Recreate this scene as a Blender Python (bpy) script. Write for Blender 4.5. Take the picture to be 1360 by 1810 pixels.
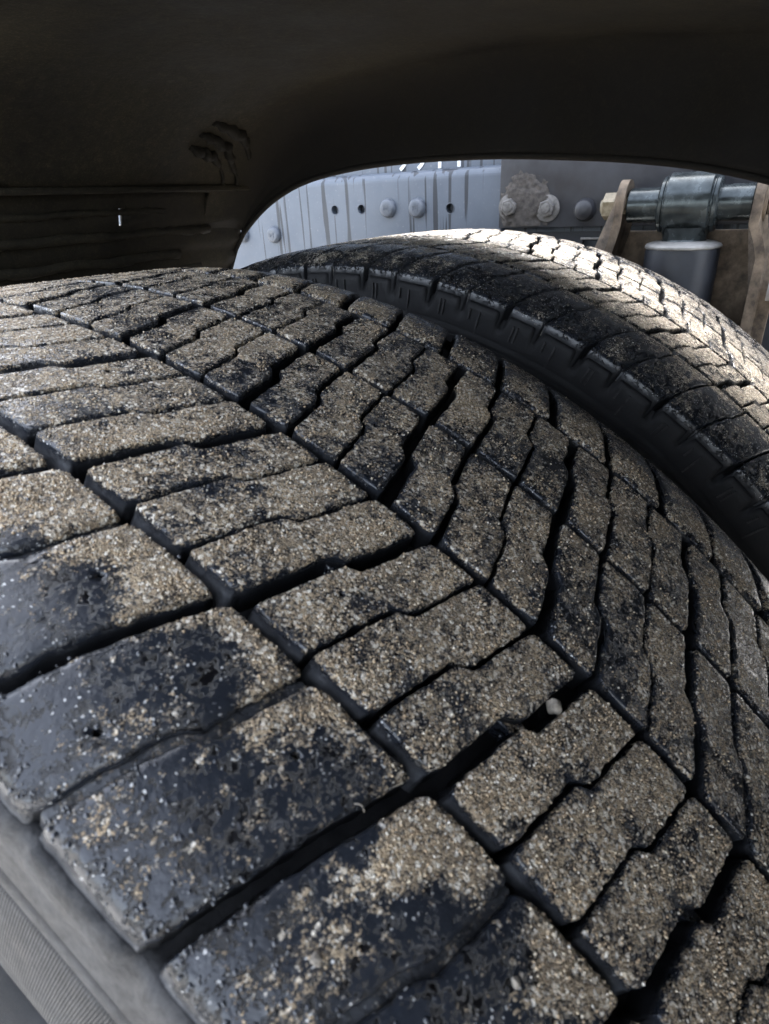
import bpy, bmesh, math, random
import numpy as np
from mathutils import Vector, Matrix, noise

random.seed(7)
rng = np.random.default_rng(7)
for o in list(bpy.data.objects):
    bpy.data.objects.remove(o)
scene = bpy.context.scene
COL = scene.collection

# ------------------------------------------------------------------ camera
cam_d = bpy.data.cameras.new('camera')
cam = bpy.data.objects.new('camera', cam_d)
COL.objects.link(cam)
cr = Vector((0.53611248, -0.8430478, -0.04305602))
cu = Vector((0.40947645, 0.21511484, 0.88659722))
cf = Vector((0.73818185, 0.49294626, -0.46053397))
cam.matrix_world = Matrix(((cr.x, cu.x, -cf.x, -0.18361163), (cr.y, cu.y, -cf.y, -0.33564561),
                           (cr.z, cu.z, -cf.z, 0.55311281), (0, 0, 0, 1)))
cam_d.sensor_fit = 'VERTICAL'
cam_d.sensor_height = 36.0
cam_d.lens = 36.0 * 1064.2 / 1810.0
cam_d.clip_start = 0.005
cam_d.clip_end = 500
cam_d.dof.use_dof = True
cam_d.dof.focus_distance = 0.40
cam_d.dof.aperture_fstop = 24.0
scene.camera = cam

# ------------------------------------------------------------------ light
SUN_EL, SUN_AZ = math.radians(47), math.radians(75)      # azimuth from +Y towards +X
w = bpy.data.worlds.new('World')
scene.world = w
w.use_nodes = True
nt = w.node_tree
bg = nt.nodes['Background']
sky = nt.nodes.new('ShaderNodeTexSky')
sky.sky_type = 'NISHITA'
sky.sun_disc = False
sky.sun_elevation = SUN_EL
sky.sun_rotation = SUN_AZ
sky.air_density = 1.0
sky.dust_density = 4.0
hs = nt.nodes.new('ShaderNodeHueSaturation')          # thin cloud: a paler sky all round
hs.inputs['Saturation'].default_value = 0.45
nt.links.new(sky.outputs[0], hs.inputs['Color'])
nt.links.new(hs.outputs[0], bg.inputs[0])
bg.inputs[1].default_value = 0.15
sl = bpy.data.lights.new('sun', 'SUN')
sl.energy = 2.8
sl.angle = math.radians(36)
sl.color = (1.0, 0.98, 0.95)
so = bpy.data.objects.new('sun', sl)
COL.objects.link(so)
sd = Vector((math.sin(SUN_AZ) * math.cos(SUN_EL), math.cos(SUN_AZ) * math.cos(SUN_EL), math.sin(SUN_EL)))
so.rotation_euler = sd.to_track_quat('Z', 'Y').to_euler()
so.location = (3, 0, 3)
scene.view_settings.view_transform = 'Standard'
scene.view_settings.look = 'None'
scene.view_settings.gamma = 1
scene.view_settings.exposure = 3.55
scene.view_settings.use_curve_mapping = False


# ------------------------------------------------------------------ helpers
def link(name, me, mat, parent=None, loc=None):
    o = bpy.data.objects.new(name, me)
    COL.objects.link(o)
    if mat is not None and hasattr(me, 'materials'):
        me.materials.append(mat)
    if parent is not None:
        o.parent = parent
    if loc is not None:
        o.location = loc
    return o


def tag(o, label, cat, group=None, kind=None):
    if label:
        o['label'] = label
    if cat:
        o['category'] = cat
    if group:
        o['group'] = group
    if kind:
        o['kind'] = kind
    return o


def empty(name, loc):
    o = bpy.data.objects.new(name, None)
    COL.objects.link(o)
    o.location = loc
    o.empty_display_size = 0.05
    return o


def mesh(name, verts, faces, smooth=True):
    me = bpy.data.meshes.new(name)
    me.from_pydata([tuple(v) for v in verts], [], [tuple(f) for f in faces])
    if smooth:
        me.polygons.foreach_set('use_smooth', [True] * len(me.polygons))
    me.update()
    return me


def frombm(name, bm, smooth=False, sharp=35):
    bmesh.ops.recalc_face_normals(bm, faces=bm.faces)
    me = bpy.data.meshes.new(name)
    bm.to_mesh(me)
    bm.free()
    if smooth:
        me.polygons.foreach_set('use_smooth', [True] * len(me.polygons))
        me.set_sharp_from_angle(angle=math.radians(sharp))
    return me


def box_bm(lo, hi, bev=0.0, seg=2):
    bm = bmesh.new()
    bmesh.ops.create_cube(bm, size=1)
    lo, hi = Vector(lo), Vector(hi)
    for v in bm.verts:
        v.co = Vector((lo[i] + (v.co[i] + .5) * (hi[i] - lo[i]) for i in range(3)))
    if bev:
        bmesh.ops.bevel(bm, geom=bm.edges[:], offset=bev, segments=seg, profile=.5, affect='EDGES')
    return bm


def frame_from(axis):
    a = Vector(axis).normalized()
    t = Vector((0, 0, 1)) if abs(a.z) < .9 else Vector((1, 0, 0))
    b = a.cross(t).normalized()
    return a, b, a.cross(b)


def lathe(name, prof, origin, axis, seg=40, phase=0.0, closed=False):
    """prof: list of (distance along axis, radius)"""
    a, b, c = frame_from(axis)
    o = Vector(origin)
    V, F = [], []
    n = len(prof)
    for i in range(seg):
        t = 2 * math.pi * i / seg + phase
        d = b * math.cos(t) + c * math.sin(t)
        for (h, r) in prof:
            V.append(o + a * h + d * max(r, 1e-5))
    for i in range(seg):
        j = (i + 1) % seg
        for k in range(n - 1):
            F.append((i * n + k, i * n + k + 1, j * n + k + 1, j * n + k))
    bm = bmesh.new()
    vs = [bm.verts.new(v) for v in V]
    for f in F:
        bm.faces.new([vs[q] for q in f])
    bmesh.ops.remove_doubles(bm, verts=bm.verts, dist=2e-5)
    return frombm(name, bm, smooth=True, sharp=28)


def tube_mesh(name, pts, rad, seg=10, jitter=0.0):
    V, F = [], []
    n = len(pts)
    pts = [Vector(p) for p in pts]
    for i, p in enumerate(pts):
        d = (pts[min(i + 1, n - 1)] - pts[max(i - 1, 0)]).normalized()
        _, b, c = frame_from(d)
        r = rad[i] if isinstance(rad, (list, tuple)) else rad
        for k in range(seg):
            t = 2 * math.pi * k / seg
            rr = r * (1 + jitter * noise.noise(p * 90 + Vector((k, 0, 0))))
            V.append(p + (b * math.cos(t) + c * math.sin(t)) * rr)
    for i in range(n - 1):
        for k in range(seg):
            l = (k + 1) % seg
            F.append((i * seg + k, i * seg + l, (i + 1) * seg + l, (i + 1) * seg + k))
    F.append(tuple(range(seg))[::-1])
    F.append(tuple((n - 1) * seg + k for k in range(seg)))
    return mesh(name, V, F)


def boolean(o, cutters):
    for c in cutters:
        m = o.modifiers.new('cut', 'BOOLEAN')
        m.operation = 'DIFFERENCE'
        m.solver = 'EXACT'
        m.object = c
    dg = bpy.context.evaluated_depsgraph_get()
    me = bpy.data.meshes.new_from_object(o.evaluated_get(dg))
    o.modifiers.clear()
    o.data = me
    for c in cutters:
        bpy.data.objects.remove(c)


# ------------------------------------------------------------------ materials
class MT:
    def __init__(s, name):
        s.m = bpy.data.materials.new(name)
        s.m.use_nodes = True
        s.t = s.m.node_tree
        s.b = s.t.nodes['Principled BSDF']
        s.co = s.n('ShaderNodeTexCoord').outputs['Object']

    def n(s, typ, **kw):
        x = s.t.nodes.new(typ)
        for k, v in kw.items():
            setattr(x, k, v)
        return x

    def l(s, a, b):
        s.t.links.new(a, b)

    def set(s, node, key, val):
        if hasattr(val, 'is_output') or isinstance(val, bpy.types.NodeSocket):
            s.l(val, node.inputs[key])
        else:
            node.inputs[key].default_value = val

    def noise(s, scale, detail=4, rough=.55, co=None, out=0, dist=0):
        x = s.n('ShaderNodeTexNoise')
        x.inputs['Scale'].default_value = scale
        x.inputs['Detail'].default_value = detail
        x.inputs['Roughness'].default_value = rough
        x.inputs['Distortion'].default_value = dist
        s.l(co or s.co, x.inputs['Vector'])
        return x.outputs[out]

    def voro(s, scale, out='Distance', co=None, feature='F1', rnd=1.0):
        x = s.n('ShaderNodeTexVoronoi', feature=feature)
        x.inputs['Scale'].default_value = scale
        x.inputs['Randomness'].default_value = rnd
        s.l(co or s.co, x.inputs['Vector'])
        return x.outputs[out]

    def math(s, op, a, b=None, clamp=False):
        x = s.n('ShaderNodeMath', operation=op, use_clamp=clamp)
        s.set(x, 0, a)
        if b is not None:
            s.set(x, 1, b)
        return x.outputs[0]

    def ramp(s, f, lo, hi, a=0.0, b=1.0):
        x = s.n('ShaderNodeMapRange')
        x.inputs['From Min'].default_value = lo
        x.inputs['From Max'].default_value = hi
        x.inputs['To Min'].default_value = a
        x.inputs['To Max'].default_value = b
        s.set(x, 'Value', f)
        return x.outputs[0]

    def mix(s, f, a, b):
        x = s.n('ShaderNodeMix', data_type='RGBA')
        for key, val in (('Factor', f), ('A', a), ('B', b)):
            i = [q for q in x.inputs if q.name == key and (q.type == 'RGBA' or key == 'Factor')][0]
            if isinstance(val, bpy.types.NodeSocket):
                s.l(val, i)
            else:
                i.default_value = val if not isinstance(val, tuple) else (*val[:3], 1)
        return [q for q in x.outputs if q.type == 'RGBA'][0]

    def bump(s, h, strength=.5, dist=.001, nrm=None):
        x = s.n('ShaderNodeBump')
        x.inputs['Strength'].default_value = strength
        x.inputs['Distance'].default_value = dist
        s.l(h, x.inputs['Height'])
        if nrm is not None:
            s.l(nrm, x.inputs['Normal'])
        return x.outputs[0]

    def attr(s, name):
        return s.n('ShaderNodeAttribute', attribute_name=name).outputs['Fac']

    def out(s, color=None, rough=None, normal=None, metal=None, spec=None):
        for k, v in (('Base Color', color), ('Roughness', rough), ('Normal', normal), ('Metallic', metal), ('Specular IOR Level', spec)):
            if v is None:
                continue
            if isinstance(v, bpy.types.NodeSocket):
                s.l(v, s.b.inputs[k])
            else:
                s.b.inputs[k].default_value = (*v[:3], 1) if isinstance(v, tuple) else v
        return s.m


def mat_tread(name, sand_a, sand_b, amount):
    k = MT(name)
    wall = k.attr('wall')
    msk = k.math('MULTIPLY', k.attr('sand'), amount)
    n1 = k.noise(85, 5, .6)
    n0 = k.noise(26, 3, .5)
    n2 = k.noise(300, 5, .7)
    # density of sand at this spot
    dens = k.math('ADD', msk, k.math('MULTIPLY', k.math('SUBTRACT', n1, .5), 2.6))
    dens = k.math('ADD', dens, k.math('MULTIPLY', k.math('SUBTRACT', n0, .5), 1.8))
    dens = k.math('ADD', dens, k.math('MULTIPLY', k.math('SUBTRACT', n2, .5), 3.0))
    # grains: per-cell random compared with density
    cellc = k.voro(1900, 'Color')
    celld = k.voro(1900, 'Distance')
    sep = k.n('ShaderNodeSeparateColor')
    k.l(cellc, sep.inputs[0])
    grain = k.ramp(k.math('SUBTRACT', dens, sep.outputs[0]), -.08, .10)
    film = k.ramp(dens, .25, 1.0, 0, .7)
    gcol = k.mix(sep.outputs[1], sand_a, sand_b)
    gcol = k.mix(k.math('GREATER_THAN', sep.outputs[2], .9), gcol, (.68, .63, .54))
    big = k.n('ShaderNodeSeparateColor')
    k.l(k.voro(1000, 'Color'), big.inputs[0])
    gcol = k.mix(k.ramp(k.noise(60, 4, .6), .35, .65), k.mix(.55, gcol, (.1, .08, .06)), gcol)
    gcol = k.mix(k.math('LESS_THAN', sep.outputs[2], .22), gcol, (.085, .07, .055))
    rub = k.mix(k.noise(38, 3), (.008, .0095, .013), (.02, .0235, .031))
    bl = k.noise(230, 6, .72)
    blot = k.math('MULTIPLY', k.ramp(bl, .515, .57), k.ramp(k.noise(48, 4, .6), .38, .52))
    pits = k.math('SUBTRACT', 1.0, k.math('MULTIPLY', blot, k.math('SUBTRACT', 1.0, wall)))
    pitmask = 1.0
    glint = k.math('MULTIPLY', k.math('GREATER_THAN', sep.outputs[1], .978), k.math('MULTIPLY', k.ramp(k.noise(40, 3), .42, .55), k.math('SUBTRACT', 1.0, wall)))  # white glints painted into the colour of the bare rubber
    rub = k.mix(glint, rub, (.5, .5, .49))
    rub = k.mix(film, rub, k.mix(n2, (.07, .055, .04), (.19, .15, .105)))
    rub = k.mix(wall, rub, k.mix(k.attr('chamfer'), (.012, .0125, .014), k.mix(k.ramp(k.noise(160, 4), .35, .65), (.03, .032, .036), (.09, .093, .1))))
    grain = k.math('MULTIPLY', grain, k.math('SUBTRACT', 1.0, wall))
    rub = k.mix(k.math('SUBTRACT', 1.0, pits), rub, (.004, .004, .005))
    col = k.mix(grain, rub, gcol)
    bright = k.math('MULTIPLY', k.math('GREATER_THAN', big.outputs[0], .87), k.math('MULTIPLY', k.ramp(dens, .15, .5), k.math('SUBTRACT', 1.0, wall)))
    col = k.mix(bright, col, k.mix(big.outputs[1], (.52, .44, .33), (.82, .77, .68)))
    pith = k.math('SUBTRACT', pits, 1.0)
    h = k.math('MULTIPLY', grain, k.math('SUBTRACT', 1.0, celld))
    h = k.math('ADD', h, k.math('MULTIPLY', pith, .8))
    h = k.math('ADD', h, k.math('MULTIPLY', n2, k.math('ADD', .45, k.math('MULTIPLY', grain, .6))))
    nrm = k.bump(h, .8, .0009)
    rr = k.mix(grain, k.ramp(k.noise(140, 4), .35, .65, .07, .27), (.85, .85, .85))
    rr_s = k.n('ShaderNodeRGBToBW')
    k.l(rr, rr_s.inputs[0])
    rough = k.math('ADD', k.math('MULTIPLY', wall, .3), rr_s.outputs[0], clamp=True)
    return k.out(col, rough, nrm, spec=k.math('SUBTRACT', .5, k.math('MULTIPLY', wall, k.math('SUBTRACT', .42, k.math('MULTIPLY', k.attr('chamfer'), .3)))))


def mat_rubber():
    k = MT('groove_and_sidewall_rubber')
    d = k.noise(70, 5, .6)
    dust = k.math('MULTIPLY', k.attr('dust'), k.ramp(k.math('ADD', k.math('MULTIPLY', d, 1.0), k.math('MULTIPLY', k.math('SUBTRACT', k.noise(340, 5, .7), .5), .7)), .36, .66))
    col = k.mix(dust, (.009, .0095, .011), (.11, .108, .108))
    u = k.n('ShaderNodeUVMap').outputs[0]
    mp = k.n('ShaderNodeMapping')
    mp.inputs['Scale'].default_value = (1, 1, 1)
    k.l(u, mp.inputs[0])
    wv = k.n('ShaderNodeTexWave', bands_direction='X')
    wv.inputs['Scale'].default_value = 330
    wv.inputs['Distortion'].default_value = .4
    wv.inputs['Detail'].default_value = 1
    k.l(mp.outputs[0], wv.inputs[0])
    h = k.math('MULTIPLY', wv.outputs[1], k.attr('serration'))
    h = k.math('ADD', h, k.math('MULTIPLY', k.noise(600, 4, .7), .7))
    nrm = k.bump(h, .7, .0006)
    return k.out(col, k.ramp(d, .3, .7, .5, .75), nrm, spec=.25)


def mat_simple(name, a, b, scale, r0=.5, r1=.7, bump=.3, dist=.001, metal=0.0, bscale=None, lo=.35, hi=.65):
    k = MT(name)
    n = k.noise(scale, 6, .62)
    col = k.mix(k.ramp(n, lo, hi), a, b)
    nrm = k.bump(k.noise(bscale or scale * 5, 5, .65), bump, dist)
    return k.out(col, k.ramp(n, .3, .7, r0, r1), nrm, metal=metal)


def mat_rail():
    k = MT('pale_grey_rail_paint')
    mp = k.n('ShaderNodeMapping')
    mp.inputs['Scale'].default_value = (1, 1, .035)
    k.l(k.co, mp.inputs[0])
    s1 = k.noise(105, 2, .5, co=mp.outputs[0])
    mp2 = k.n('ShaderNodeMapping')
    mp2.inputs['Scale'].default_value = (1, 1, .02)
    mp2.inputs['Location'].default_value = (.3, .2, 0)
    k.l(k.co, mp2.inputs[0])
    s2 = k.noise(60, 3, .5, co=mp2.outputs[0])
    streak = k.math('MAXIMUM', k.ramp(s1, .61, .64), k.ramp(s2, .62, .645))
    xyz = k.n('ShaderNodeSeparateXYZ')
    k.l(k.co, xyz.inputs[0])
    band = k.ramp(k.math('ADD', xyz.outputs[2], k.math('MULTIPLY', s1, .02)), .575, .588, 1, 0)
    streak = k.math('MULTIPLY', streak, band)
    base = k.mix(k.noise(30, 5, .6), (.064, .078, .102), (.094, .112, .14))
    base = k.mix(k.ramp(k.noise(220, 4, .7), .62, .75, 0, .5), base, (.3, .3, .3))
    col = k.mix(k.math('MULTIPLY', streak, .9), base, (.013, .016, .022))
    nrm = k.bump(k.noise(160, 4), .15, .0006)
    return k.out(col, k.ramp(k.noise(40, 4), .3, .7, .35, .55), nrm)


M_TREAD = mat_tread('sandy_tread_rubber', (.32, .235, .145), (.56, .445, .30), 1.0)
M_TREAD2 = mat_tread('dusty_tread_rubber', (.3, .25, .19), (.42, .36, .28), 1.0)
M_RUB = mat_rubber()
M_RAIL = mat_rail()
M_BOLT = mat_simple('painted_bolt', (.062, .073, .092), (.10, .113, .135), 120, .3, .5, .2, .0004)
M_DARK = mat_simple('dark_grey_bracket_paint', (.012, .0125, .016), (.032, .034, .04), 26, .4, .62, .25, .0006)
M_MUD = mat_simple('dried_mud', (.034, .03, .027), (.085, .075, .067), 150, .85, .95, .8, .0015)
M_RUST = mat_simple('rusty_bracket_steel', (.04, .028, .018), (.17, .13, .092), 60, .7, .9, .5, .0008, bscale=420)
M_PIN = mat_simple('blue_green_steel', (.02, .026, .028), (.065, .078, .082), 60, .16, .32, .15, .0005, metal=.55)
M_SHOCK = mat_simple('dark_blue_shock_paint', (.009, .011, .016), (.022, .026, .034), 45, .45, .65, .2, .0005)
M_NUT = mat_simple('yellowed_zinc_nut', (.13, .105, .06), (.28, .24, .17), 160, .4, .6, .3, .0005)
M_LIGHT = mat_simple('dusty_light_metal', (.15, .148, .142), (.28, .275, .265), 60, .4, .6, .2, .0004)
M_STONE = mat_simple('pebble_stone', (.12, .105, .085), (.27, .24, .2), 300, .7, .9, .5, .0006)
M_LETTER = mat_simple('white_stencil_paint', (.6, .62, .64), (.75, .76, .77), 90, .5, .6, .1, .0003)
M_GROUND = mat_simple('pale_concrete', (.15, .147, .14), (.24, .235, .225), 3, .8, .95, .4, .004, bscale=60)


def mat_guard():
    k = MT('dusty_black_plastic')
    n = k.noise(9, 6, .6)
    f = k.noise(120, 5, .7)
    spat = k.math('MULTIPLY', k.ramp(k.voro(75, 'Distance'), .3, .1), k.ramp(k.noise(14, 3), .45, .6))
    d = k.math('MULTIPLY', k.attr('dust'), k.math('ADD', k.ramp(k.math('ADD', n, k.math('MULTIPLY', f, .6)), .5, 1.0), k.math('MULTIPLY', spat, .45)))
    fine = k.ramp(k.noise(520, 5, .75), .5, .7)
    d = k.math('MULTIPLY', d, k.math('ADD', .55, k.math('MULTIPLY', fine, 1.1)))
    col = k.mix(d, (.004, .004, .0045), (.038, .033, .021))
    nrm = k.bump(f, .4, .001)
    return k.out(col, k.ramp(n, .3, .7, .6, .85), nrm, spec=.12)


M_GUARD = mat_guard()


def mat_sand():
    k = MT('loose_sand_grain')
    g = k.n('ShaderNodeNewGeometry')
    rp = g.outputs['Random Per Island']
    cr_ = k.n('ShaderNodeValToRGB')
    e = cr_.color_ramp.elements
    e[0].position, e[0].color = 0, (.17, .13, .085, 1)
    e[1].position, e[1].color = 1, (.66, .62, .56, 1)
    for p_, c_ in ((.3, (.36, .26, .16, 1)), (.6, (.48, .375, .25, 1)), (.85, (.52, .45, .34, 1))):
        q = e.new(p_)
        q.color = c_
    k.l(rp, cr_.inputs[0])
    return k.out(cr_.outputs[0], .6)


M_SAND = mat_sand()

# ------------------------------------------------------------------ ground
gm = bmesh.new()
bmesh.ops.create_grid(gm, x_segments=2, y_segments=2, size=60)
g = link('ground', frombm('ground', gm), M_GROUND, loc=(0, 0, -.52))
g['kind'] = 'structure'

# ------------------------------------------------------------------ tyre
R = 0.52
RC = 3.244
NP = 147                       # pitches round the tyre
PA = 2 * math.pi / NP
TB = 0.3701


def drop(x):
    ax = abs(x)
    d = x * x / (2 * RC)
    if ax > .112:
        d += ((ax - .112) / .046) ** 2 * .0105
    return d


def pt(x, u, h, ph=0.0):
    """x metres across, u pitches along the tread, h height over the tread surface"""
    th = TB + (u + ph) * PA
    r = R - drop(x) + h
    return (x, -r * math.sin(th), r * math.cos(th))


def interp(tab):
    xs = [a / 1000 for a, _ in tab]
    ys = [b for _, b in tab]
    return lambda x: float(np.interp(x, xs, ys))


G_AB = interp([(-98, -.76), (-67, -.41), (-64, -.19), (-32, .19)])
G_BC = interp([(-31, .31), (-4.5, .04), (-1.5, -.18), (27, -.49)])
G_CD = interp([(29, -.45), (61, -.72), (66.5, -.96), (92, -1.2)])
G_DE = interp([(94, .22), (120, -.22), (140, -.62), (160, -1.0)])
G_FD = interp([(-160, 1.12), (-137, 1.46), (-118, 1.78), (-99, 2.1)])          # deep slot
G_FS = interp([(-160, 2.50), (-131, 2.95), (-127, 3.13), (-99, 3.47)])         # shallow slot


def nz(x, u, s, seed):
    return noise.noise(Vector((x * s, u * PA * R * s, seed * 3.7)))


def block_grid(x0, x1, lo, hi, bev, seed, jit, saw=0.0):
    """grid of (x,u,h): lo(x), hi(x) bound the block along u"""
    L = x1 - x0
    ns = max(6, int(L / .0026))
    ss = sorted(set([0, bev * .3 / L, bev / L, bev * 2 / L] + [i / ns for i in range(1, ns)] + [1 - bev * 2 / L, 1 - bev / L, 1 - bev * .3 / L, 1]))
    ss = [s for i, s in enumerate(ss) if i == 0 or s - ss[i - 1] > 1e-4]
    W = .021
    nt_ = 6
    tt = [0, bev * .3 / W, bev / W, bev * 2 / W] + [bev * 2 / W + (1 - 4 * bev / W) * i / nt_ for i in range(1, nt_)] + [1 - bev * 2 / W, 1 - bev / W, 1 - bev * .3 / W, 1]
    grid = []
    for s in ss:
        row = []
        for t in tt:
            x = x0 + s * L
            a, b = lo(x), hi(x)
            wd = (b - a) * PA * R
            cs = abs(2 * s - 1) ** 22 * .03
            a += cs
            b -= cs
            # wavy worn edges
            a += jit * (nz(x, 0, 230, seed) * .3 + nz(x, 0, 800, seed + 5) * .9)
            b += jit * (nz(x, 9, 230, seed + 1) * .3 + nz(x, 9, 800, seed + 6) * .9)
            u = a + t * (b - a)
            xx = x + (saw * (t - .5)) * (1 - s if saw < 0 else 1)
            xx += (1 if s < .5 else -1) * abs(2 * s - 1) ** 10 * abs(2 * t - 1) ** 8 * .0007
            e = jit * .012
            if s < .5:
                xx += (1 - 2 * s) ** 6 * e * nz(u * .02, u, 300, seed + 2)
            else:
                xx += (2 * s - 1) ** 6 * e * nz(u * .02, u, 300, seed + 3)
            ds = min(s, 1 - s) * L
            dt = min(t, 1 - t) * wd
            h = 0.0
            for d in (ds, dt):
                if d < bev:
                    q = 1 - d / bev
                    h -= bev * (1 - math.sqrt(max(0, 1 - q * q)))
            h = max(h, -bev * 1.4)
            h += .00022 * nz(xx, u, 120, seed) + .00016 * nz(xx, u, 420, seed + 8)
            row.append((xx, u, h))
        grid.append(row)
    return grid


def make_block(x0, x1, lo, hi, sandf, seed, ph, bev=.0009, depth=.0115, jit=.042, draft=(.0006, .0006), udraft=.03, saw=0.0, side=0):
    g = block_grid(x0, x1, lo, hi, bev, seed, jit, saw)
    ns, nt_ = len(g), len(g[0])
    V, F, S = [], [], []
    for i in range(ns):
        for j in range(nt_):
            x, u, h = g[i][j]
            V.append(pt(x, u, h, ph))
            e = min(i, j, ns - 1 - i, nt_ - 1 - j)
            S.append(max(-.5, sandf(x, u, seed) - (.42, .32, .18, .06, 0)[min(e, 4)] + (.16 * noise.noise(Vector((seed * 7.3, 1.7, .3))) if -.1 < x < .094 else .0)))
    for i in range(ns - 1):
        for j in range(nt_ - 1):
            F.append((i * nt_ + j, i * nt_ + j + 1, (i + 1) * nt_ + j + 1, (i + 1) * nt_ + j))
    ntop = len(F)
    # boundary loop
    loop = [(0, j) for j in range(nt_)] + [(i, nt_ - 1) for i in range(1, ns)] + [(ns - 1, j) for j in range(nt_ - 2, -1, -1)] + [(i, 0) for i in range(ns - 2, 0, -1)]
    prev = [i * nt_ + j for i, j in loop]
    for fr in (.25, 1.0):
        cur = []
        for (i, j) in loop:
            x, u, h = g[i][j]
            hh = h - (depth + h) * fr
            if i == 0:
                x -= draft[0] * fr
                if side < 0:
                    hh = h - .017 * fr
            if i == ns - 1:
                x += draft[1] * fr
                if side > 0:
                    hh = h - .017 * fr
            if j == 0:
                u -= udraft * fr
            if j == nt_ - 1:
                u += udraft * fr
            cur.append(len(V))
            V.append(pt(x, u, hh, ph))
            S.append(-1.0)
        n = len(loop)
        for k in range(n):
            l = (k + 1) % n
            F.append((prev[l], prev[k], cur[k], cur[l]))
        prev = cur
    return V, F, S, ntop


def sand_shade_outer(x, u, seed):
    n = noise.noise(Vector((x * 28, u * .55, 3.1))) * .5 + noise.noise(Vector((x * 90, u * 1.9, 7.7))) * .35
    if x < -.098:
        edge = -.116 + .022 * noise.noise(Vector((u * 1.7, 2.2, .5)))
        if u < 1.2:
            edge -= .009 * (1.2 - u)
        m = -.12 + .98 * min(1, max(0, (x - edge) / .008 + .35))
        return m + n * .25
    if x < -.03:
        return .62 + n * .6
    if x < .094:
        return .50 + n * .55 - .16 * min(1, max(0, (u - 4) / 6))  # sand thinned with u to paint in the dimmer light on the right
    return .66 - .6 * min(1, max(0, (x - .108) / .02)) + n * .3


def sand_inner(x, u, seed):
    n = noise.noise(Vector((x * 28, u * .55, 13.1))) * .5 + noise.noise(Vector((x * 90, u * 1.9, 17.7))) * .35
    if x < -.094:
        return .0 + .5 * min(1, max(0, (x + .118) / .014)) + n * .3
    if x < .094:
        return .62 + n * .25
    return .5 + n * .3


def rows(k0, k1, sm=0.0):
    """yields (x0,x1,lo,hi,opts) for tread pieces with index in k0..k1"""
    wAB = lambda k: .125 if k % 3 == 0 else .038
    wBC = lambda k: (.056, .034, .115)[k % 3]
    key = lambda x: .05 * max(0.0, min(1.0, (-.1515 - x) / .002)) if sm > 0 else 0.0      # keyhole ends of the slots
    for k in range(k0, k1):
        def f(G, W, k=k):
            return (lambda x: G(x) + k - 1 + W(k - 1)), (lambda x: G(x) + k - W(k))
        lo, hi = f(G_AB, wAB)
        yield -.0968, -.0346, lo, hi, dict(draft=(.0028, .0006), saw=.0, side=0), k
        lo, hi = f(G_BC, wBC)
        yield -.0302, .0259, lo, hi, {}, k
        lo, hi = f(G_CD, wBC)
        yield .0298, .0901, lo, hi, {}, k
        if k % 3 == 0:
            b = k
            yield (-.158, -.1008, lambda x, b=b: G_FD(x) + b + .1 - sm * .7 + key(x), lambda x, b=b: G_FS(x) + b - .065 + sm * .4, dict(side=-1, bev=.0017, draft=(.0035, .0012)), k)
            yield (-.158, -.1008, lambda x, b=b: G_FS(x) + b + .065 - sm * .4, lambda x, b=b: G_FD(x) + b + 3 - .1 + sm * .7 - key(x), dict(side=-1, bev=.0017, draft=(.0035, .0012)), k)
            yield (.0958, .158, lambda x, b=b: G_DE(x) + b + .12, lambda x, b=b: G_DE(x) + b + 1.5 - .09, dict(side=1, bev=.0017, draft=(.0008, .0035)), k)
            yield (.0958, .158, lambda x, b=b: G_DE(x) + b + 1.5 + .09, lambda x, b=b: G_DE(x) + b + 3 - .12, dict(side=1, bev=.0017, draft=(.0008, .0035)), k)


def set_attr(me, name, vals):
    a = me.attributes.new(name, 'FLOAT', 'POINT')
    a.data.foreach_set('value', np.asarray(vals, dtype=np.float32))


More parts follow.
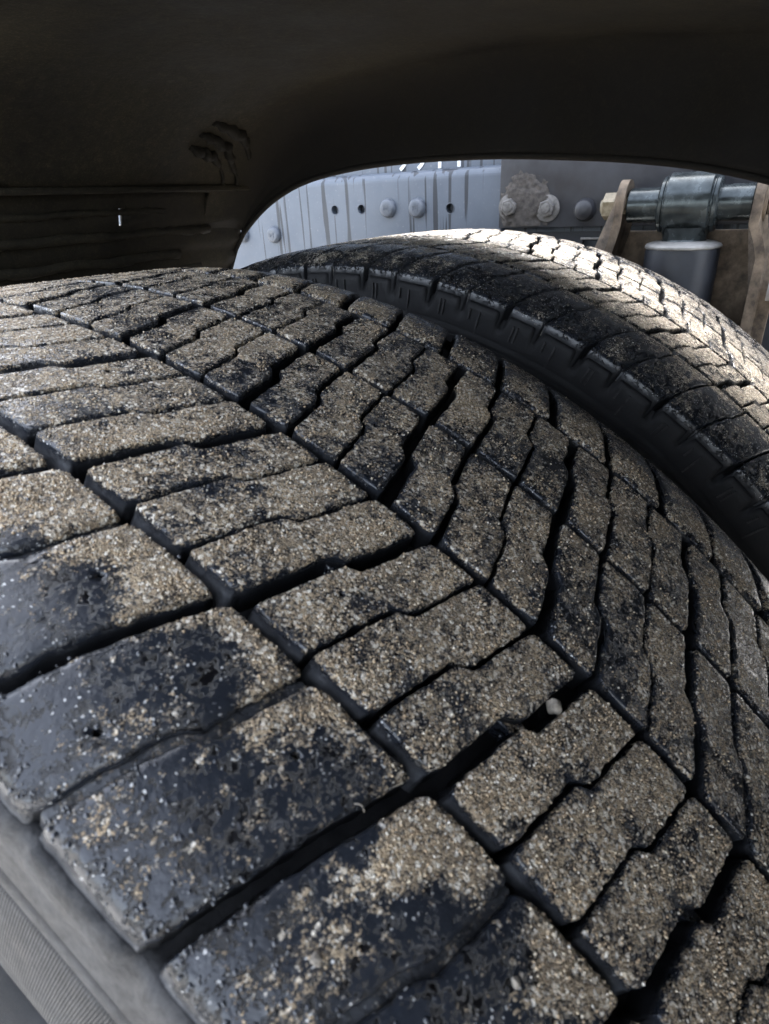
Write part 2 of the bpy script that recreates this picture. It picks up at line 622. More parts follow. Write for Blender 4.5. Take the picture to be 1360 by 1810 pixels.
def carcass(name, ph, df, notch):
    prof = [(-.06, .292, 0, 0), (-.12, .295, 0, 0), (-.14, .31, .2, 0), (-.158, .35, .3, 1), (-.167, .40, .4, 1), (-.1695, .425, .5, 1), (-.1690, .44, .6, 1), (-.1672, .456, .7, 1),
            (-.1648, .4705, .7, 1), (-.1642, .4715, .2, 0), (-.1642, .4728, .2, 0), (-.1645, .4738, .8, 0), (-.1638, .4768, .8, 0), (-.1632, .4776, .2, 0), (-.1632, .479, .2, 0), (-.1634, .4798, .8, 0),
            (-.1618, .4862, .9, 0), (-.1621, .4905, .9, 0), (-.1619, .4952, .9, 0), (-.1608, .4985, .9, 0), (-.1592, .4996, .9, 0), (-.1568, .4988, .8, 0), (-.152, .4968, .5, 0), (-.146, .4988, .2, 0), (-.140, .5010, .2, 0), (-.12, .506, .3, 0)]
    x = -.10
    while x < .11:
        prof.append((x, R - drop(x) - .0105, .25, 0))
        x += .02
    n0 = len(prof)
    for (a, b, c, d) in [(.12, .5072, .1, 0), (.14, .5010, .1, 0), (.146, .4988, .1, 0), (.152, .4968, .2, 0), (.1568, .4988, .3, 0), (.1592, .4996, .3, 0), (.1608, .4985, .3, 0), (.1619, .4952, .3, 0), (.1621, .4905, .3, 0), (.1634, .4798, .3, 0), (.1632, .479, .3, 0), (.1632, .4776, .3, 0), (.1645, .4738, .3, 0),
                         (.1672, .456, .3, 0), (.1690, .44, .3, 0), (.1695, .425, .2, 0), (.167, .40, .1, 0), (.158, .35, 0, 0), (.14, .31, 0, 0), (.12, .295, 0, 0), (.06, .292, 0, 0)]:
        prof.append((a, b, c, d))
    N = 1764
    V, F, D, S = [], [], [], []
    n = len(prof)
    for i in range(N):
        t = 2 * math.pi * i / N
        u = (t - TB) / PA - ph
        nb = 0.0
        for us, wd, am in ((1.12, .11, 1.0), (2.5, .09, .75)):          # notches where the slots run out
            q = abs((u - us + 1.5) % 3 - 1.5)
            nb = max(nb, notch * am * min(1.0, max(0.0, (wd + .09 - q) / .09)))
        for (x, r, d, s) in prof:
            if x < -.153 and r > .4875 and nb:
                wgt = nb * min(1.0, (r - .4875) / .006)
                x, r, d = x + .0045 * wgt, r - .0048 * wgt, d * (1 - .8 * wgt)
            V.append((x, -r * math.sin(t), r * math.cos(t)))
            D.append(d * df)
            S.append(s)
    for i in range(N):
        j = (i + 1) % N
        for k in range(n - 1):
            F.append((i * n + k, j * n + k, j * n + k + 1, i * n + k + 1))
    me = mesh(name, V, F)
    set_attr(me, 'dust', D)
    set_attr(me, 'serration', S)
    uv = me.uv_layers.new(name='UVMap')
    arr = np.zeros((len(me.loops), 2), np.float32)
    li = np.zeros(len(me.loops), np.int32)
    me.loops.foreach_get('vertex_index', li)
    ii, kk = li // n, li % n
    # wrap the seam
    pl = ii.reshape(-1, 4)
    fix = (pl.max(1) - pl.min(1)) > N // 2
    pl[fix] = np.where(pl[fix] < N // 2, pl[fix] + N, pl[fix])
    arr[:, 0] = pl.reshape(-1) / N * 2 * math.pi * .5
    arr[:, 1] = kk * .01
    uv.data.foreach_set('uv', arr.reshape(-1))
    return me


def build_tyre(label, loc, ph, sandf, mat, k0, k1, holes=(), dustf=1.0, slim=0.0):
    root = empty('truck_tyre', loc)
    tag(root, label, 'tyre')
    link('casing', carcass('casing', ph, dustf * .45, 1.0 if slim else .25), M_RUB, root)
    tops = []
    for idx, (x0, x1, lo, hi, op, k) in enumerate(rows(k0, k1, slim)):
        V, F, S, ntop = make_block(x0, x1, lo, hi, sandf, idx * 1.37 + 1, ph, **op)
        me = mesh('tread_block', V, F)
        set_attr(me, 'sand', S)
        set_attr(me, 'wall', [1.0 if q <= -1 else 0.0 for q in S])
        xa = x0 - .0002 if (op.get('side', 0) <= 0 and slim == 0 and x0 < -.09) else -9
        set_attr(me, 'chamfer', [1.0 if (q <= -1 and v_[0] < xa) else 0.0 for q, v_ in zip(S, V)])
        o = link('tread_block', me, mat, root)
        xm = (x0 + x1) / 2
        um = (lo(xm) + hi(xm)) / 2
        tops.append((V, F[:ntop], S, xm, um))
        hs = [hh for hh in holes if x0 < hh[0] < x1 and lo(hh[0]) < hh[1] < hi(hh[0])]
        if hs:
            cs = []
            for (hx, hu, hr) in hs:
                c = Vector(pt(hx, hu, 0, ph))
                nrm = Vector((0, c.y, c.z)).normalized()
                cm = lathe('cut', [(-.006, 0), (-.006, hr * .8), (.003, hr), (.003, 0)], c, nrm, seg=14)
                cs.append(link('cut', cm, None, root))
            bpy.context.view_layer.update()
            boolean(o, cs)
    for k in range(k0, k1):
        if k % 3 == 0:
            V, F, S, _ = make_block(-.1565, -.1015, lambda x: G_FS(x) + k - .085, lambda x: G_FS(x) + k + .085, lambda *a: .05, k + .5, ph, bev=.0004, jit=.01)
            V2 = []
            for (x, y, z) in V:
                r = math.hypot(y, z)
                q = (r - .0032) / r
                V2.append((x, y * q, z * q))
            me = mesh('slot_floor', V2, F)
            set_attr(me, 'sand', [.05] * len(V2))
            set_attr(me, 'wall', [.6] * len(V2))
            set_attr(me, 'chamfer', [.8] * len(V2))
            link('slot_floor', me, mat, root)
    # tie bars bridging the wide lateral grooves
    for k in range(k0, k1):
        if k % 3 == 0:
            V, F, S, _ = make_block(-.0672, -.0618, lambda x: G_AB(x) + k - .19, lambda x: G_AB(x) + k + .19, lambda *a: .3, k, ph, bev=.0006, jit=.01)
            V2 = []
            for (x, y, z) in V:
                r = math.hypot(y, z)
                q = (r - .0045) / r
                V2.append((x, y * q, z * q))
            me = mesh('tie_bar', V2, F)
            set_attr(me, 'sand', S)
            link('tie_bar', me, mat, root)
    # the far side of the tread: plain blocks joined as one part
    bv, bf, bs = [], [], []
    for (x0, x1, lo, hi, op, k) in rows(k1 + (-k1) % 3, k0 + NP - (k0 % 3)):
        quad = []
        nseg = 3
        for s in range(nseg + 1):
            x = x0 + (x1 - x0) * s / nseg
            quad.append([(x, lo(x)), (x, hi(x))])
        b0 = len(bv)
        for h in (0, -.0115):
            for q in quad:
                for (x, u) in q:
                    bv.append(pt(x, u, h, ph))
                    bs.append(.5)
        m = 2 * (nseg + 1)
        for s in range(nseg):
            bf.append((b0 + 2 * s, b0 + 2 * s + 1, b0 + 2 * s + 3, b0 + 2 * s + 2))
            for e in (0, 1):
                bf.append((b0 + 2 * s + e, b0 + 2 * s + 2 + e, b0 + m + 2 * s + 2 + e, b0 + m + 2 * s + e))
        bf.append((b0, b0 + 1, b0 + m + 1, b0 + m))
        bf.append((b0 + m - 2, b0 + m - 1, b0 + 2 * m - 1, b0 + 2 * m - 2))
    me = mesh('tread_blocks', bv, bf, smooth=False)
    set_attr(me, 'sand', bs)
    o = link('tread_blocks', me, mat, root)
    o['kind'] = 'stuff'
    return root, tops


HOLES = [(-.1182, .99, .0010), (-.1416, 2.37, .0011), (-.1177, 3.92, .0010), (-.0758, -.03, .0009), (-.0555, .36, .0008), (.0064, -.89, .0009), (-.0554, -2.59, .001), (-.0754, 2.99, .0009), (.0052, 2.08, .0008), (-.0555, 3.45, .0007)]
outer, tops1 = build_tyre('near tyre of the pair, its wide sandy tread blocks filling the foreground', (0, 0, 0), 0.0, sand_shade_outer, M_TREAD, -21, 21, HOLES)
OFF = .415
inner, tops2 = build_tyre('far tyre of the pair, partly hidden, its inboard tread edge brightly lit', (OFF, 0, 0), .8, sand_inner, M_TREAD2, -21, 18, dustf=.07, slim=.1)

# short radial ridges moulded on the buttress
for root, ph in ((inner, .8),):
    for k in range(-15, 18, 3):
        for du, ln in ((1.62, .012), (1.78, .012), (.25, .017), (2.86, .008)):
            V = []
            u = k + du
            for (x, r) in ((-.1619, .4948), (-.1621, .4948 - ln)):
                for s in (-1, 1):
                    for dx in (.001, -.0013):
                        th = TB + (u + s * .03 + ph) * PA
                        V.append((x + dx, -r * math.sin(th), r * math.cos(th)))
            F = [(0, 1, 3, 2), (4, 6, 7, 5), (0, 4, 5, 1), (2, 3, 7, 6), (1, 5, 7, 3), (0, 2, 6, 4)]
            me = mesh('sidewall_ridge', V, F, smooth=False)
            set_attr(me, 'dust', [.35] * 8)
            link('sidewall_ridge', me, M_RUB, root)


# ------------------------------------------------------------------ loose sand
def scatter(name, tops, n, loc, label, dens_pow, smin, smax, near):
    A, B, C, SA, SB, SC = [], [], [], [], [], []
    for (V, F, S, xm, um) in tops:
        for f in F:
            for tri in ((f[0], f[1], f[2]), (f[0], f[2], f[3])):
                A.append(V[tri[0]]); B.append(V[tri[1]]); C.append(V[tri[2]])
                SA.append(S[tri[0]]); SB.append(S[tri[1]]); SC.append(S[tri[2]])
    A, B, C = map(np.array, (A, B, C))
    mk = (np.array(SA) + np.array(SB) + np.array(SC)) / 3
    ar = np.linalg.norm(np.cross(B - A, C - A), axis=1) / 2
    cen = (A + B + C) / 3 + np.array(loc)
    d = np.linalg.norm(cen - np.array(cam.location), axis=1)
    wgt = ar * np.clip(mk + .05, .02, 1.2) ** dens_pow / (d ** near)
    wgt[cen[:, 2] < .12] = 0
    wgt /= wgt.sum()
    ti = rng.choice(len(A), n, p=wgt)
    r1, r2 = rng.random(n), rng.random(n)
    q = np.sqrt(r1)
    P = A[ti] * (1 - q)[:, None] + B[ti] * (q * (1 - r2))[:, None] + C[ti] * (q * r2)[:, None]
    # clumping
    keep = np.array([noise.noise(Vector(p * 110)) * .6 + noise.noise(Vector(p * 420)) * .5 for p in P]) + rng.normal(0, .18, n) > .0
    P, ti = P[keep], ti[keep]
    n = len(P)
    sz = smin + (smax - smin) * rng.random(n) ** 4
    base = np.array([(1, 0, 0), (-1, 0, 0), (0, 1, 0), (0, -1, 0), (0, 0, 1), (0, 0, -1)], float)
    # random rotations
    qn = rng.normal(size=(n, 4)); qn /= np.linalg.norm(qn, axis=1)[:, None]
    w_, x_, y_, z_ = qn.T
    Rm = np.stack([1 - 2 * (y_ ** 2 + z_ ** 2), 2 * (x_ * y_ - z_ * w_), 2 * (x_ * z_ + y_ * w_),
                   2 * (x_ * y_ + z_ * w_), 1 - 2 * (x_ ** 2 + z_ ** 2), 2 * (y_ * z_ - x_ * w_),
                   2 * (x_ * z_ - y_ * w_), 2 * (y_ * z_ + x_ * w_), 1 - 2 * (x_ ** 2 + y_ ** 2)], 1).reshape(n, 3, 3)
    loc_v = base[None] * (.7 + .6 * rng.random((n, 6, 1))) * sz[:, None, None]
    loc_v = np.einsum('nij,nkj->nki', Rm, loc_v)
    up = P * np.array([0, 1, 1]); up /= np.linalg.norm(up, axis=1)[:, None]
    W = P[:, None] + up[:, None] * (sz * .35)[:, None, None] + loc_v
    tris = np.array([(0, 2, 4), (2, 1, 4), (1, 3, 4), (3, 0, 4), (2, 0, 5), (1, 2, 5), (3, 1, 5), (0, 3, 5)])
    T = (tris[None] + (np.arange(n) * 6)[:, None, None]).reshape(-1)
    me = bpy.data.meshes.new(name)
    me.vertices.add(n * 6)
    me.vertices.foreach_set('co', W.reshape(-1).astype(np.float32))
    me.loops.add(len(T))
    me.loops.foreach_set('vertex_index', T.astype(np.int32))
    me.polygons.add(len(T) // 3)
    me.polygons.foreach_set('loop_start', np.arange(0, len(T), 3, dtype=np.int32))
    me.update(calc_edges=True)
    o = link(name, me, M_SAND, loc=loc)
    tag(o, label, 'sand', kind='stuff')
    return o


scatter('sand', tops1, 190000, (0, 0, 0), 'loose beige sand grains lying on the near tyre tread', 2.2, .0001, .00052, 1.0)
scatter('sand', tops2, 30000, (OFF, 0, 0), 'fine brown sand grains lying on the far tyre tread', 1.2, .00016, .00042, .5)


# ------------------------------------------------------------------ glossy beads added for wet-looking glints on the outboard shoulder
def glint_beads(n):
    k = MT('glossy_glint_bead')
    k.out((.03, .033, .04), .04, None, spec=.8)
    bm = bmesh.new()
    bmesh.ops.create_icosphere(bm, subdivisions=1, radius=1)
    bv = np.array([v.co[:] for v in bm.verts])
    bf = np.array([[v.index for v in f.verts] for f in bm.faces])
    bm.free()
    cand = []
    for (V, F, S, xm, um) in tops1:
        if xm < -.1 and -3 < um < 9:
            for f in F:
                c = np.mean([V[q] for q in f], axis=0)
                cand.append((c, max(.04, 1 - abs(c[0] + .152) / .022)))
    P = np.array([c for c, _ in cand])
    wg = np.array([w_ for _, w_ in cand]); wg /= wg.sum()
    ii = rng.choice(len(P), n, p=wg)
    Q = P[ii] + rng.normal(0, .00035, (n, 3)) * np.array([1, .9, .1])
    rr = np.array([R - drop(x) for x in Q[:, 0]])
    Q[:, 1:] *= (rr / np.hypot(Q[:, 1], Q[:, 2]))[:, None]
    up = Q * np.array([0, 1, 1]); up /= np.linalg.norm(up, axis=1)[:, None]
    sz = .00018 + .0006 * rng.random(n) ** 3
    lv = bv[None] * sz[:, None, None] * (.8 + .5 * rng.random((n, 1, 3)))
    lv -= up[:, None] * (.5 * (lv * up[:, None]).sum(2))[:, :, None]
    W = (Q[:, None] + lv).reshape(-1, 3)
    F_ = (bf[None] + (np.arange(n) * len(bv))[:, None, None]).reshape(-1, 3)
    o = link('glint_beads', mesh('glint_beads', W.tolist(), F_.tolist()), k.m)
    tag(o, 'small glossy beads added as wet-looking glints on the outer black shoulder of the near tyre', 'glint_beads', kind='stuff')


glint_beads(1600)

# ------------------------------------------------------------------ pebbles
def pebble(x, u, h, sz, label, ph=0, seed=0):
    bm = bmesh.new()
    bmesh.ops.create_icosphere(bm, subdivisions=3, radius=1)
    for v in bm.verts:
        v.co *= 1 + .4 * noise.noise(v.co * 1.5 + Vector((seed, 0, 0))) + .14 * noise.noise(v.co * 3.2 + Vector((0, seed, 0)))
        v.co = Vector((v.co.x * sz, v.co.y * sz * 1.2, v.co.z * sz * .85))
    o = link('pebble', frombm('pebble', bm, True, 60), M_STONE, loc=pt(x, u, h, ph))
    o.rotation_euler = (.4 + seed, .3, seed * 2.0)
    tag(o, label, 'pebble', 'pebbles on the near tyre')


pebble(-.0511, 5.97, -.0014, .0022, 'grey pebble wedged in a wide lateral groove near the centre', seed=1)
pebble(-.1409, 5.21, .0004, .0011, 'round pebble on the black shoulder block at the bottom edge', seed=2)
pebble(-.1173, 6.81, .0004, .0009, 'small dark pebble beside the sandy corner of the lowest shoulder block', seed=3)


# a dry bit of straw standing in the deep shoulder slot
st = [Vector(pt(-.1165 + .0012 * math.sin(t * 2.2), 4.62 + .16 * t, -.001 + .0012 * math.sin(t * 3), 0)) for t in np.linspace(0, 1, 12)]
o0 = st[0].copy()
strw = link('straw', tube_mesh('straw', [q - o0 for q in st], .00016, 6), M_STONE, loc=o0)
tag(strw, 'thin pale straw lying over the deep shoulder slot', 'straw')

# ------------------------------------------------------------------ mudguard
GP = [(-.73, -.05), (-.72, .15), (-.66, .33), (-.55, .485), (-.47, .57), (-.38, .628), (-.278, .652), (-.169, .665), (-.068, .669), (.054, .666), (.12, .661), (.159, .653), (.20, .636), (.232, .615), (.255, .592), (.268, .576)]  # unseen rear end wrapped down to block light from behind
GE = [(-.60, .30), (-.52, .40), (-.45, .47), (-.38, .522), (-.301, .549), (-.248, .562), (-.181, .572), (-.067, .582), (.02, .5845), (.095, .583), (.150, .578), (.194, .571), (.226, .560), (.254, .548), (.282, .531), (.3, .516)]
GL = [(.281, .5735), (.2865, .563), (.292, .548), (.3, .53), (.318, .502), (.335, .475), (.352, .449), (.37, .42), (.40, .34)]
GX0, GX1 = -.205, .46


def gx0(y):
    """outboard edge: the guard narrows towards the front"""
    return float(np.interp(y, [-.46, -.25, -.07, .06], [-.30, -.20, -.07, .06]))  # unseen edge shaped for light: wide rear shades, narrow front lets sky in



def resample(pts, n):
    pts = np.array(pts)
    d = np.concatenate([[0], np.cumsum(np.linalg.norm(np.diff(pts, axis=0), axis=1))])
    t = np.linspace(0, d[-1], n)
    # smooth interpolation
    y = np.interp(t, d, pts[:, 0]); z = np.interp(t, d, pts[:, 1])
    for _ in range(3):
        y[1:-1] = (y[:-2] + 2 * y[1:-1] + y[2:]) / 4
        z[1:-1] = (z[:-2] + 2 * z[1:-1] + z[2:]) / 4
    return list(zip(y, z))


def sheet(name, rows_, mat, parent, thick, dustf, skip=None, jag=0.0):
    """rows_: list of rows of points"""
    V, F, D = [], [], []
    n = len(rows_[0])
    for row in rows_:
        for p in row:
            p = Vector(p)
            p = p + Vector((0, 0, 1)) * jag * (noise.noise(p * 14) + .5 * noise.noise(p * 40))
            V.append(p)
            D.append(dustf(p))
    for i in range(len(rows_) - 1):
        for j in range(n - 1):
            if skip and skip(i, j):
                continue
            F.append((i * n + j, i * n + j + 1, (i + 1) * n + j + 1, (i + 1) * n + j))
    me = mesh(name, V, F)
    set_attr(me, 'dust', D)
    o = link(name, me, mat, parent)
    m = o.modifiers.new('thickness', 'SOLIDIFY')
    m.thickness = thick
    m.offset = 0
    return o


guard = empty('mudguard', (0, 0, .5))
tag(guard, 'black plastic mudguard arching over both tyres, dusty brown underneath', 'mudguard')
guard_inv = Matrix.Translation((0, 0, -.5))


def gpt(p):
    return Vector(p) - Vector((0, 0, .5))


gp = resample(GP, 110)
ge = [(y, z + .005) for (y, z) in resample(GE, 60)]
gey, gez = zip(*ge)
rows_f = []
for (y, z) in gp + [(.276, .571), (.284, .560), (.292, .546), (.3, .531)]:
    front = y > .27
    wz = min(1.0, max(0.0, (y + .62) / .2)) if z > .3 else 0.0
    zb = float(np.interp(y, gey, gez))
    rr = math.hypot(y, z)
    dn = Vector((0, -y / rr, -z / rr)) * .085 * (1 - wz) + Vector((0, 0, zb - z)) * wz
    rc_ = min(.045, dn.length * .75) / max(dn.length, 1e-6)
    x_in = GX1 - .045 - .01 * math.sin(y * 9)
    row = [Vector((x, y, z)) for x in np.linspace(x_in - .02 if front else gx0(y), x_in, 24)]
    row += [Vector((x_in + (GX1 - x_in) * math.sin(a), y, z)) + dn * rc_ * (1 - math.cos(a)) for a in np.linspace(.15, math.pi / 2, 9)]
    row += [Vector((GX1 + .001, y, z)) + dn * (rc_ + (1 - rc_) * t) for t in np.linspace(.15, 1, 7)]
    rows_f.append([gpt(p) for p in row])
sheet('arch_panel', rows_f, M_GUARD, guard, .004, lambda p: .95 - 12 * min(.06, max(0, p.x - GX1 + .07)), jag=.0011)
# rolled rim on the cut-out edge
rim = [gpt((GX1 + .0015, y, float(np.interp(y, gey, gez)))) for y in np.linspace(-.6, .3, 80)] + [gpt((GX1 + .0015, y, z)) for (y, z) in GL[4:]]
o = link('rim', tube_mesh('rim', rim, .0035, 8), M_GUARD, guard)
set_attr(o.data, 'dust', [.25] * len(o.data.vertices))
# added unseen outboard lip, deepened towards the rear to block sky light
sheet('light_blocking_lip', [[gpt((gx0(y) - .003 * t, y, z - t * float(np.interp(y, [-.56, -.44, .27], [.22, .012, .010])))) for t in np.linspace(0, 1, 6)] for (y, z) in gp if y > -.60], M_GUARD, guard, .004, lambda p: .5)
# front lower panel
gl = resample(GL, 30)
xl = np.concatenate([np.linspace(.075, .264, 20), [.2685, .2728, .2755, .2775], np.linspace(.285, GX1, 12)])
hole_i = min(range(len(gl)), key=lambda i: abs(gl[i][1] - .5600))
sheet('front_panel', [[gpt((x, y + .0028 * math.sin(z * 240) * (1 if z < .55 else 0), z)) for x in xl] for (y, z) in gl], M_GUARD, guard, .0035,
      lambda p: .75, skip=lambda i, j: (i in (hole_i, hole_i + 1) and 20 <= j < 21) or (i == hole_i and j == 22), jag=.0012)
lipbm = box_bm((.065, .262, .5705 - .5), (GX1 + .003, .292, .5765 - .5), .0022)
o = link('front_lip', frombm('front_lip', lipbm, True), M_GUARD, guard)
set_attr(o.data, 'dust', [.8] * len(o.data.vertices))
# horizontal stiffening ribs of the front panel
for (z, x0, x1, r) in ((.553, .10, .33, .0035), (.531, .05, .40, .005), (.505, .05, .36, .006), (.488, .05, .40, .005)):
    y = float(np.interp(-z, [-b for a, b in gl], [a for a, b in gl]))
    pts = [gpt((x, y - .002 + .002 * noise.noise(Vector((x * 20, z, 0))), z + .003 * noise.noise(Vector((x * 15, z * 9, 4))))) for x in np.linspace(x0, x1, 40)]
    o = link('stiffening_rib', tube_mesh('stiffening_rib', pts, r, 8, .6), M_GUARD, guard)
    set_attr(o.data, 'dust', [.9] * len(o.data.vertices))
CREASE = [[(0.342, 0.205, 0.633), (0.366, 0.21, 0.63), (0.394, 0.217, 0.625), (0.417, 0.233, 0.614), (0.435, 0.249, 0.598), (0.445, 0.266, 0.577)],
          [(0.336, 0.219, 0.623), (0.357, 0.224, 0.62), (0.384, 0.233, 0.614), (0.403, 0.247, 0.6), (0.419, 0.259, 0.586), (0.429, 0.269, 0.573)],
          [(0.331, 0.234, 0.613), (0.352, 0.238, 0.609), (0.37, 0.241, 0.606), (0.39, 0.253, 0.594), (0.407, 0.269, 0.574)]]
for c in CREASE:
    c = np.array(c)
    t = np.linspace(0, len(c) - 1, 26)
    pts = [gpt((np.interp(q, range(len(c)), c[:, 0]), np.interp(q, range(len(c)), c[:, 1]) - .002 + .0012 * math.sin(q * 9), np.interp(q, range(len(c)), c[:, 2]) - .002 + .0015 * math.sin(q * 7))) for q in t]
    rad = [0.002 + .0045 * math.sin(math.pi * min(1, (i + 2) / 20)) for i in range(26)]
    o = link('curved_rib', tube_mesh('curved_rib', pts, rad, 8, .5), M_GUARD, guard)
    set_attr(o.data, 'dust', [.35] * len(o.data.vertices))

# ------------------------------------------------------------------ chassis rail
RX = .66
rail = empty('chassis_rail', (RX, .3, .36))
tag(rail, 'pale grey painted chassis rail with water streaks behind the far tyre', 'chassis rail')


def rpt(x, y, z):
    return (x - RX, y - .3, z - .36)


# streaked front plate with rounded top edge, extruded along Y
prof = [(RX, .36)] + [(RX, z) for z in np.linspace(.40, .572, 6)]
for a in np.linspace(0, math.pi / 2, 8):
    prof.append((RX + .012 - .012 * math.cos(a), .575 + .012 * math.sin(a)))
prof += [(RX + .017, .587), (RX + .017, .36)]
V, F = [], []
ys = [1.3, .0165]
n = len(prof)
for y in ys:
    for (x, z) in prof:
        V.append((x, y, z))
for k in range(n):
    l = (k + 1) % n
    F.append((k, l, n + l, n + k))
F.append(tuple(range(n)))
F.append(tuple(range(n, 2 * n))[::-1])
bm = bmesh.new()
vs = [bm.verts.new(rpt(*v)) for v in V]
for f in F:
    bm.faces.new([vs[q] for q in f])
web = link('front_plate', frombm('front_plate', bm), M_RAIL, rail)
cut = []
for (y, z) in ((.293, .5415), (.243, .5412), (.093, .538)):
    cut.append(link('cut', lathe('cut', [(-.03, 0), (-.03, .0062), (.012, .0062), (.012, 0)], rpt(RX, y, z), (1, 0, 0), seg=24), None, rail))
bpy.context.view_layer.update()
boolean(web, cut)
# countersunk rims of the holes
for (y, z) in ((.293, .5415), (.243, .5412), (.093, .538)):
    link('hole_rim', lathe('hole_rim', [(-.002, .0064), (.0002, .0062), (.0005, .0066), (.0002, .0071)], rpt(RX - .0002, y, z), (-1, 0, 0), 24), M_BOLT, rail)
# upper web set back, bearing the stencilled figures
link('upper_web', frombm('upper_web', box_bm(rpt(RX + .020, -.75, .34), rpt(RX + .030, 1.3, .70), .001)), M_RAIL, rail)
for (y, z) in ((.194, .541), (.145, .540), (.423, .508), (.495, .509)):
    b = link('bolt', lathe('bolt', [(-.001, .0128), (.002, .0128), (.0050, .0122), (.0078, .0100), (.0084, .0086), (.0084, .0062), (.0084, 0)], rpt(RX, y, z), (-1, 0, 0), 32), M_BOLT, rail)
    bm = bmesh.new()
    for (a0, b0, a1, b1) in ((-.0042, -.0042, .0042, -.0028), (-.0042, .0028, .0042, .0042), (-.0042, -.0028, -.0028, .0028), (.0028, -.0028, .0042, .0028), (-.001, -.001, .001, .001)):
        q = box_bm((RX - .0092 - RX, y + a0 - .3, z + b0 - .36), (RX - .0080 - RX, y + a1 - .3, z + b1 - .36))
        me_ = bpy.data.meshes.new('t'); q.to_mesh(me_); q.free(); bm.from_mesh(me_); bpy.data.meshes.remove(me_)
    link('head_mark', frombm('head_mark', bm), M_BOLT, b)
# stencilled figures, cut off by the mudguard edge
fc = bpy.data.curves.new('stencilled_figures', 'FONT')
fc.body = '9911'
fc.size = .052
fc.extrude = .0006
fc.space_character = 1.15
fo = link('t', fc, None)
bpy.context.view_layer.update()
fme = bpy.data.meshes.new_from_object(fo.evaluated_get(bpy.context.evaluated_depsgraph_get()))
bpy.data.objects.remove(fo)
lt = link('stencilled_figures', fme, M_LETTER, rail)
lt.matrix_local = Matrix.Translation(rpt(RX + .0192, .192, .5885)) @ Matrix(((0, 0, -1, 0), (-1, 0, 0, 0), (0, 1, 0, 0), (0, 0, 0, 1)))

# ------------------------------------------------------------------ dark gusset plate
gus = empty('gusset_plate', (.652, -.05, .51))
tag(gus, 'dark grey bolted gusset plate with a patch of dried mud', 'bracket')


def P0(o):
    L = o.location
    return lambda x, y, z: (x - L.x, y - L.y, z - L.z)


gpl = P0(gus)
link('plate', frombm('plate', box_bm(gpl(.650, -.62, .512), gpl(.6595, .0155, .70), .0012), True), M_DARK, gus)


def hexbolt(parent, o, x, y, z, mat, r=.0105, wr=.0155):
    link('washer', lathe('washer', [(0, wr), (.0018, wr), (.0022, wr * .94), (.0022, 0)], o(x, y, z), (-1, 0, 0), 32), mat, parent)
    b = link('bolt', lathe('bolt', [(.0022, r * .9), (.0026, r), (.0075, r), (.0086, r * .86), (.0086, 0)], o(x, y, z), (-1, 0, 0), 6, phase=.3), mat, parent)
    link('bolt_end', lathe('bolt_end', [(.0084, r * .55), (.0108, r * .52), (.0112, r * .4), (.0112, 0)], o(x, y, z), (-1, 0, 0), 20), mat, b)


M_MBOLT = mat_simple('muddy_bolt', (.07, .066, .062), (.16, .152, .145), 160, .5, .75, .5, .0006)
hexbolt(gus, gpl, .650, .000, .537, M_MBOLT)
hexbolt(gus, gpl, .650, -.0505, .534, M_MBOLT)
# mud crust
bm = bmesh.new()
bmesh.ops.create_grid(bm, x_segments=70, y_segments=60, size=1)
dele = []
for v in bm.verts:
    a, b = v.co.x, v.co.y
    y, z = -.022 + a * .055, .547 + b * .038
    e = 1 - math.hypot((y + .018) / .042, (z - .538) / .036)
    nn = noise.noise(Vector((y * 60, z * 60, 1))) * .35 + noise.noise(Vector((y * 160, z * 160, 5))) * .25
    h = e + nn
    keepout = min(math.hypot(y, z - .537), math.hypot(y + .0505, z - .534))
    v.co = Vector(gpl(.6505 - max(0, min(.0035, h * .008)) - .0012 * max(0, noise.noise(Vector((y * 300, z * 300, 9)))) * (h > 0), y, z))
    if h < .0 or z < .513 or y > .0145:
        dele.append(v)
bmesh.ops.delete(bm, geom=dele, context='VERTS')
mo = link('mud_patch', frombm('mud_patch', bm, True, 180), M_MUD, gus)
tag(mo, 'crusty patch of dried brown mud around two bolts', None)
link('bolt', lathe('bolt', [(0, .013), (.004, .0128), (.009, .0105), (.012, .006), (.0128, 0)], gpl(.650, -.098, .531), (-1, 0, 0), 28), M_DARK, gus)

# lower web behind the tyre
low = empty('lower_web', (.668, -.2, .40))
tag(low, 'dark blue grey lower web plate with a slot, below the gusset plate', 'plate')
lp = P0(low)
lw = link('plate', frombm('plate', box_bm(lp(.664, -.62, .25), lp(.670, .2, .506), .001), True), M_SHOCK, low)
cut = [link('cut', frombm('cut', box_bm(lp(.65, -.116, .486), lp(.69, -.094, .497), .004)), None, low)]
bpy.context.view_layer.update()
boolean(lw, cut)
link('slot_rim', frombm('slot_rim', box_bm(lp(.6615, -.118, .4965), lp(.6638, -.092, .499), .0008)), M_LIGHT, low)

# ------------------------------------------------------------------ shock absorber bracket
br = empty('shock_bracket', (.64, -.22, .38))
tag(br, 'rusty brown fork bracket holding the shock absorber pin', 'bracket')
bp_ = P0(br)
link('back_plate', frombm('back_plate', box_bm(bp_(.640, -.318, .25), bp_(.648, -.128, .507), .002), True), M_RUST, br)


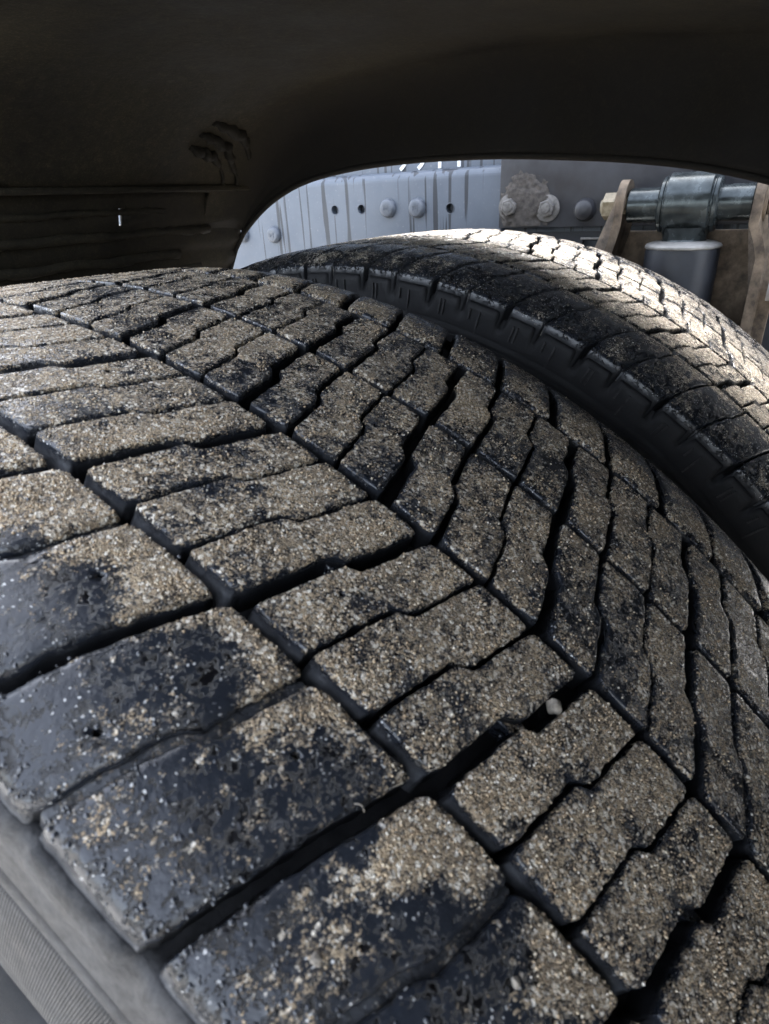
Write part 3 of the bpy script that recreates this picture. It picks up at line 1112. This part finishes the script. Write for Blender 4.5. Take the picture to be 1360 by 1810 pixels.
def lug(pts, y0, y1, bend):
    """pts outline in (x,z); bend(z) shifts the plate along y"""
    bm = bmesh.new()
    rings = []
    for y in (y0, y1):
        rings.append([bm.verts.new(bp_(x, y + bend(x, z), z)) for (x, z) in pts])
    n = len(pts)
    for k in range(n):
        l = (k + 1) % n
        bm.faces.new((rings[0][k], rings[0][l], rings[1][l], rings[1][k]))
    bm.faces.new(rings[0][::-1])
    bm.faces.new(rings[1])
    bmesh.ops.bevel(bm, geom=[e for e in bm.edges if len(e.link_faces) == 2 and e.calc_face_angle(0) > 1.0], offset=.0014, segments=2, affect='EDGES', profile=.5)
    return frombm('lug', bm, True, 40)


def outline(w, cx=.61, zc=.536, rt=.029, zb=.30):
    o = [(.6405, zb), (cx - w, zb)]
    for z in np.linspace(zb + .02, zc - .005, 14):
        t = (z - zb) / (zc - zb)
        o.append((cx - w + (w - rt) * max(0, (t - .55) / .45) ** 1.2, z))
    for a in np.linspace(math.pi, 0, 18):
        o.append((cx + rt * math.cos(a), zc + rt * math.sin(a)))
    o.append((.6395, zc - .02))
    for z in np.linspace(zc - .03, zb + .02, 10):
        o.append((.6400, z))
    return o


link('lug', lug(outline(.030, rt=.025), -.158, -.149, lambda x, z: .028 * max(0, (.515 - z) / .04) ** 1.3 * .35 if z < .515 else 0), M_RUST, br)
link('lug', lug(outline(.030, rt=.025), -.292, -.283, lambda x, z: -.013 * max(0, min(1, (.512 - z) / .022))), M_RUST, br)
PX, PZ = .61, .5345
link('nut', lathe('nut', [(0, .0125), (.0008, .0143), (.0135, .0143), (.0145, .0125), (.0145, 0)], bp_(PX, -.1455, PZ), (0, 1, 0), 6, phase=.35), M_NUT, br)
link('washer', lathe('washer', [(0, .0175), (.003, .0175), (.0033, 0)], bp_(PX, -.1488, PZ), (0, 1, 0), 32), M_RUST, br)
link('pin', lathe('pin', [(0, 0), (0, .0085), (.178, .0085), (.181, .007), (.181, 0)], bp_(PX, -.309, PZ), (0, 1, 0), 24), M_NUT, br)
link('nut', lathe('nut', [(0, .0125), (.0008, .0143), (.0125, .0143), (.0135, .0125), (.0135, 0)], bp_(PX, -.2955, PZ), (0, -1, 0), 6), M_RUST, br)
link('washer', lathe('washer', [(0, .018), (.003, .018), (.0033, 0)], bp_(PX, -.2922, PZ), (0, -1, 0), 32), M_RUST, br)

sh = empty('shock_absorber', (PX, -.222, .30))
tag(sh, 'dark blue shock absorber with a round bushing eye on its pin', 'shock absorber')
sp = P0(sh)
link('bushing_sleeve', lathe('bushing_sleeve', [(0, .0086), (0, .0168), (.001, .0175), (.1225, .0175), (.1235, .0168), (.1235, .0086)], sp(PX, -.2825, PZ), (0, 1, 0), 40), M_PIN, sh)
link('eye', lathe('eye', [(-.0005, .0172), (-.0005, .0255), (.001, .0275), (.004, .0282), (.005, .0272), (.006, .0272), (.0075, .0308), (.050, .0308), (.0515, .0272), (.0525, .0272), (.0535, .0282), (.0565, .0275), (.058, .0255), (.058, .0172)], sp(PX, -.2505, PZ), (0, 1, 0), 56), M_PIN, sh)
link('eye_neck', lathe('eye_neck', [(.0, .028), (.006, .024), (.012, .022), (.018, .026)], sp(PX, -.2215, .512), (0, 0, -1), 36), M_PIN, sh)
link('cap_flange', lathe('cap_flange', [(0, 0), (0, .026), (.0012, .033), (.003, .0378), (.005, .0393), (.0066, .0392), (.0078, .0375)], sp(PX, -.2215, .4985), (0, 0, -1), 56), M_LIGHT, sh)
link('dust_tube', lathe('dust_tube', [(0, .0375), (.004, .0383), (.16, .0383), (.164, .0365), (.164, 0)], sp(PX, -.2215, .4912), (0, 0, -1), 56), M_SHOCK, sh)

# pale pipe behind the right-hand lug
pipe = link('air_pipe', lathe('air_pipe', [(0, 0), (0, .011), (.012, .011), (.012, .0135), (.02, .0135), (.02, .011), (.2, .011), (.2, 0)], (.625, -.312, .447), (0, -1, 0), 32), M_LIGHT)
tag(pipe, 'pale metal pipe end beside the right lug of the rusty bracket', 'pipe')
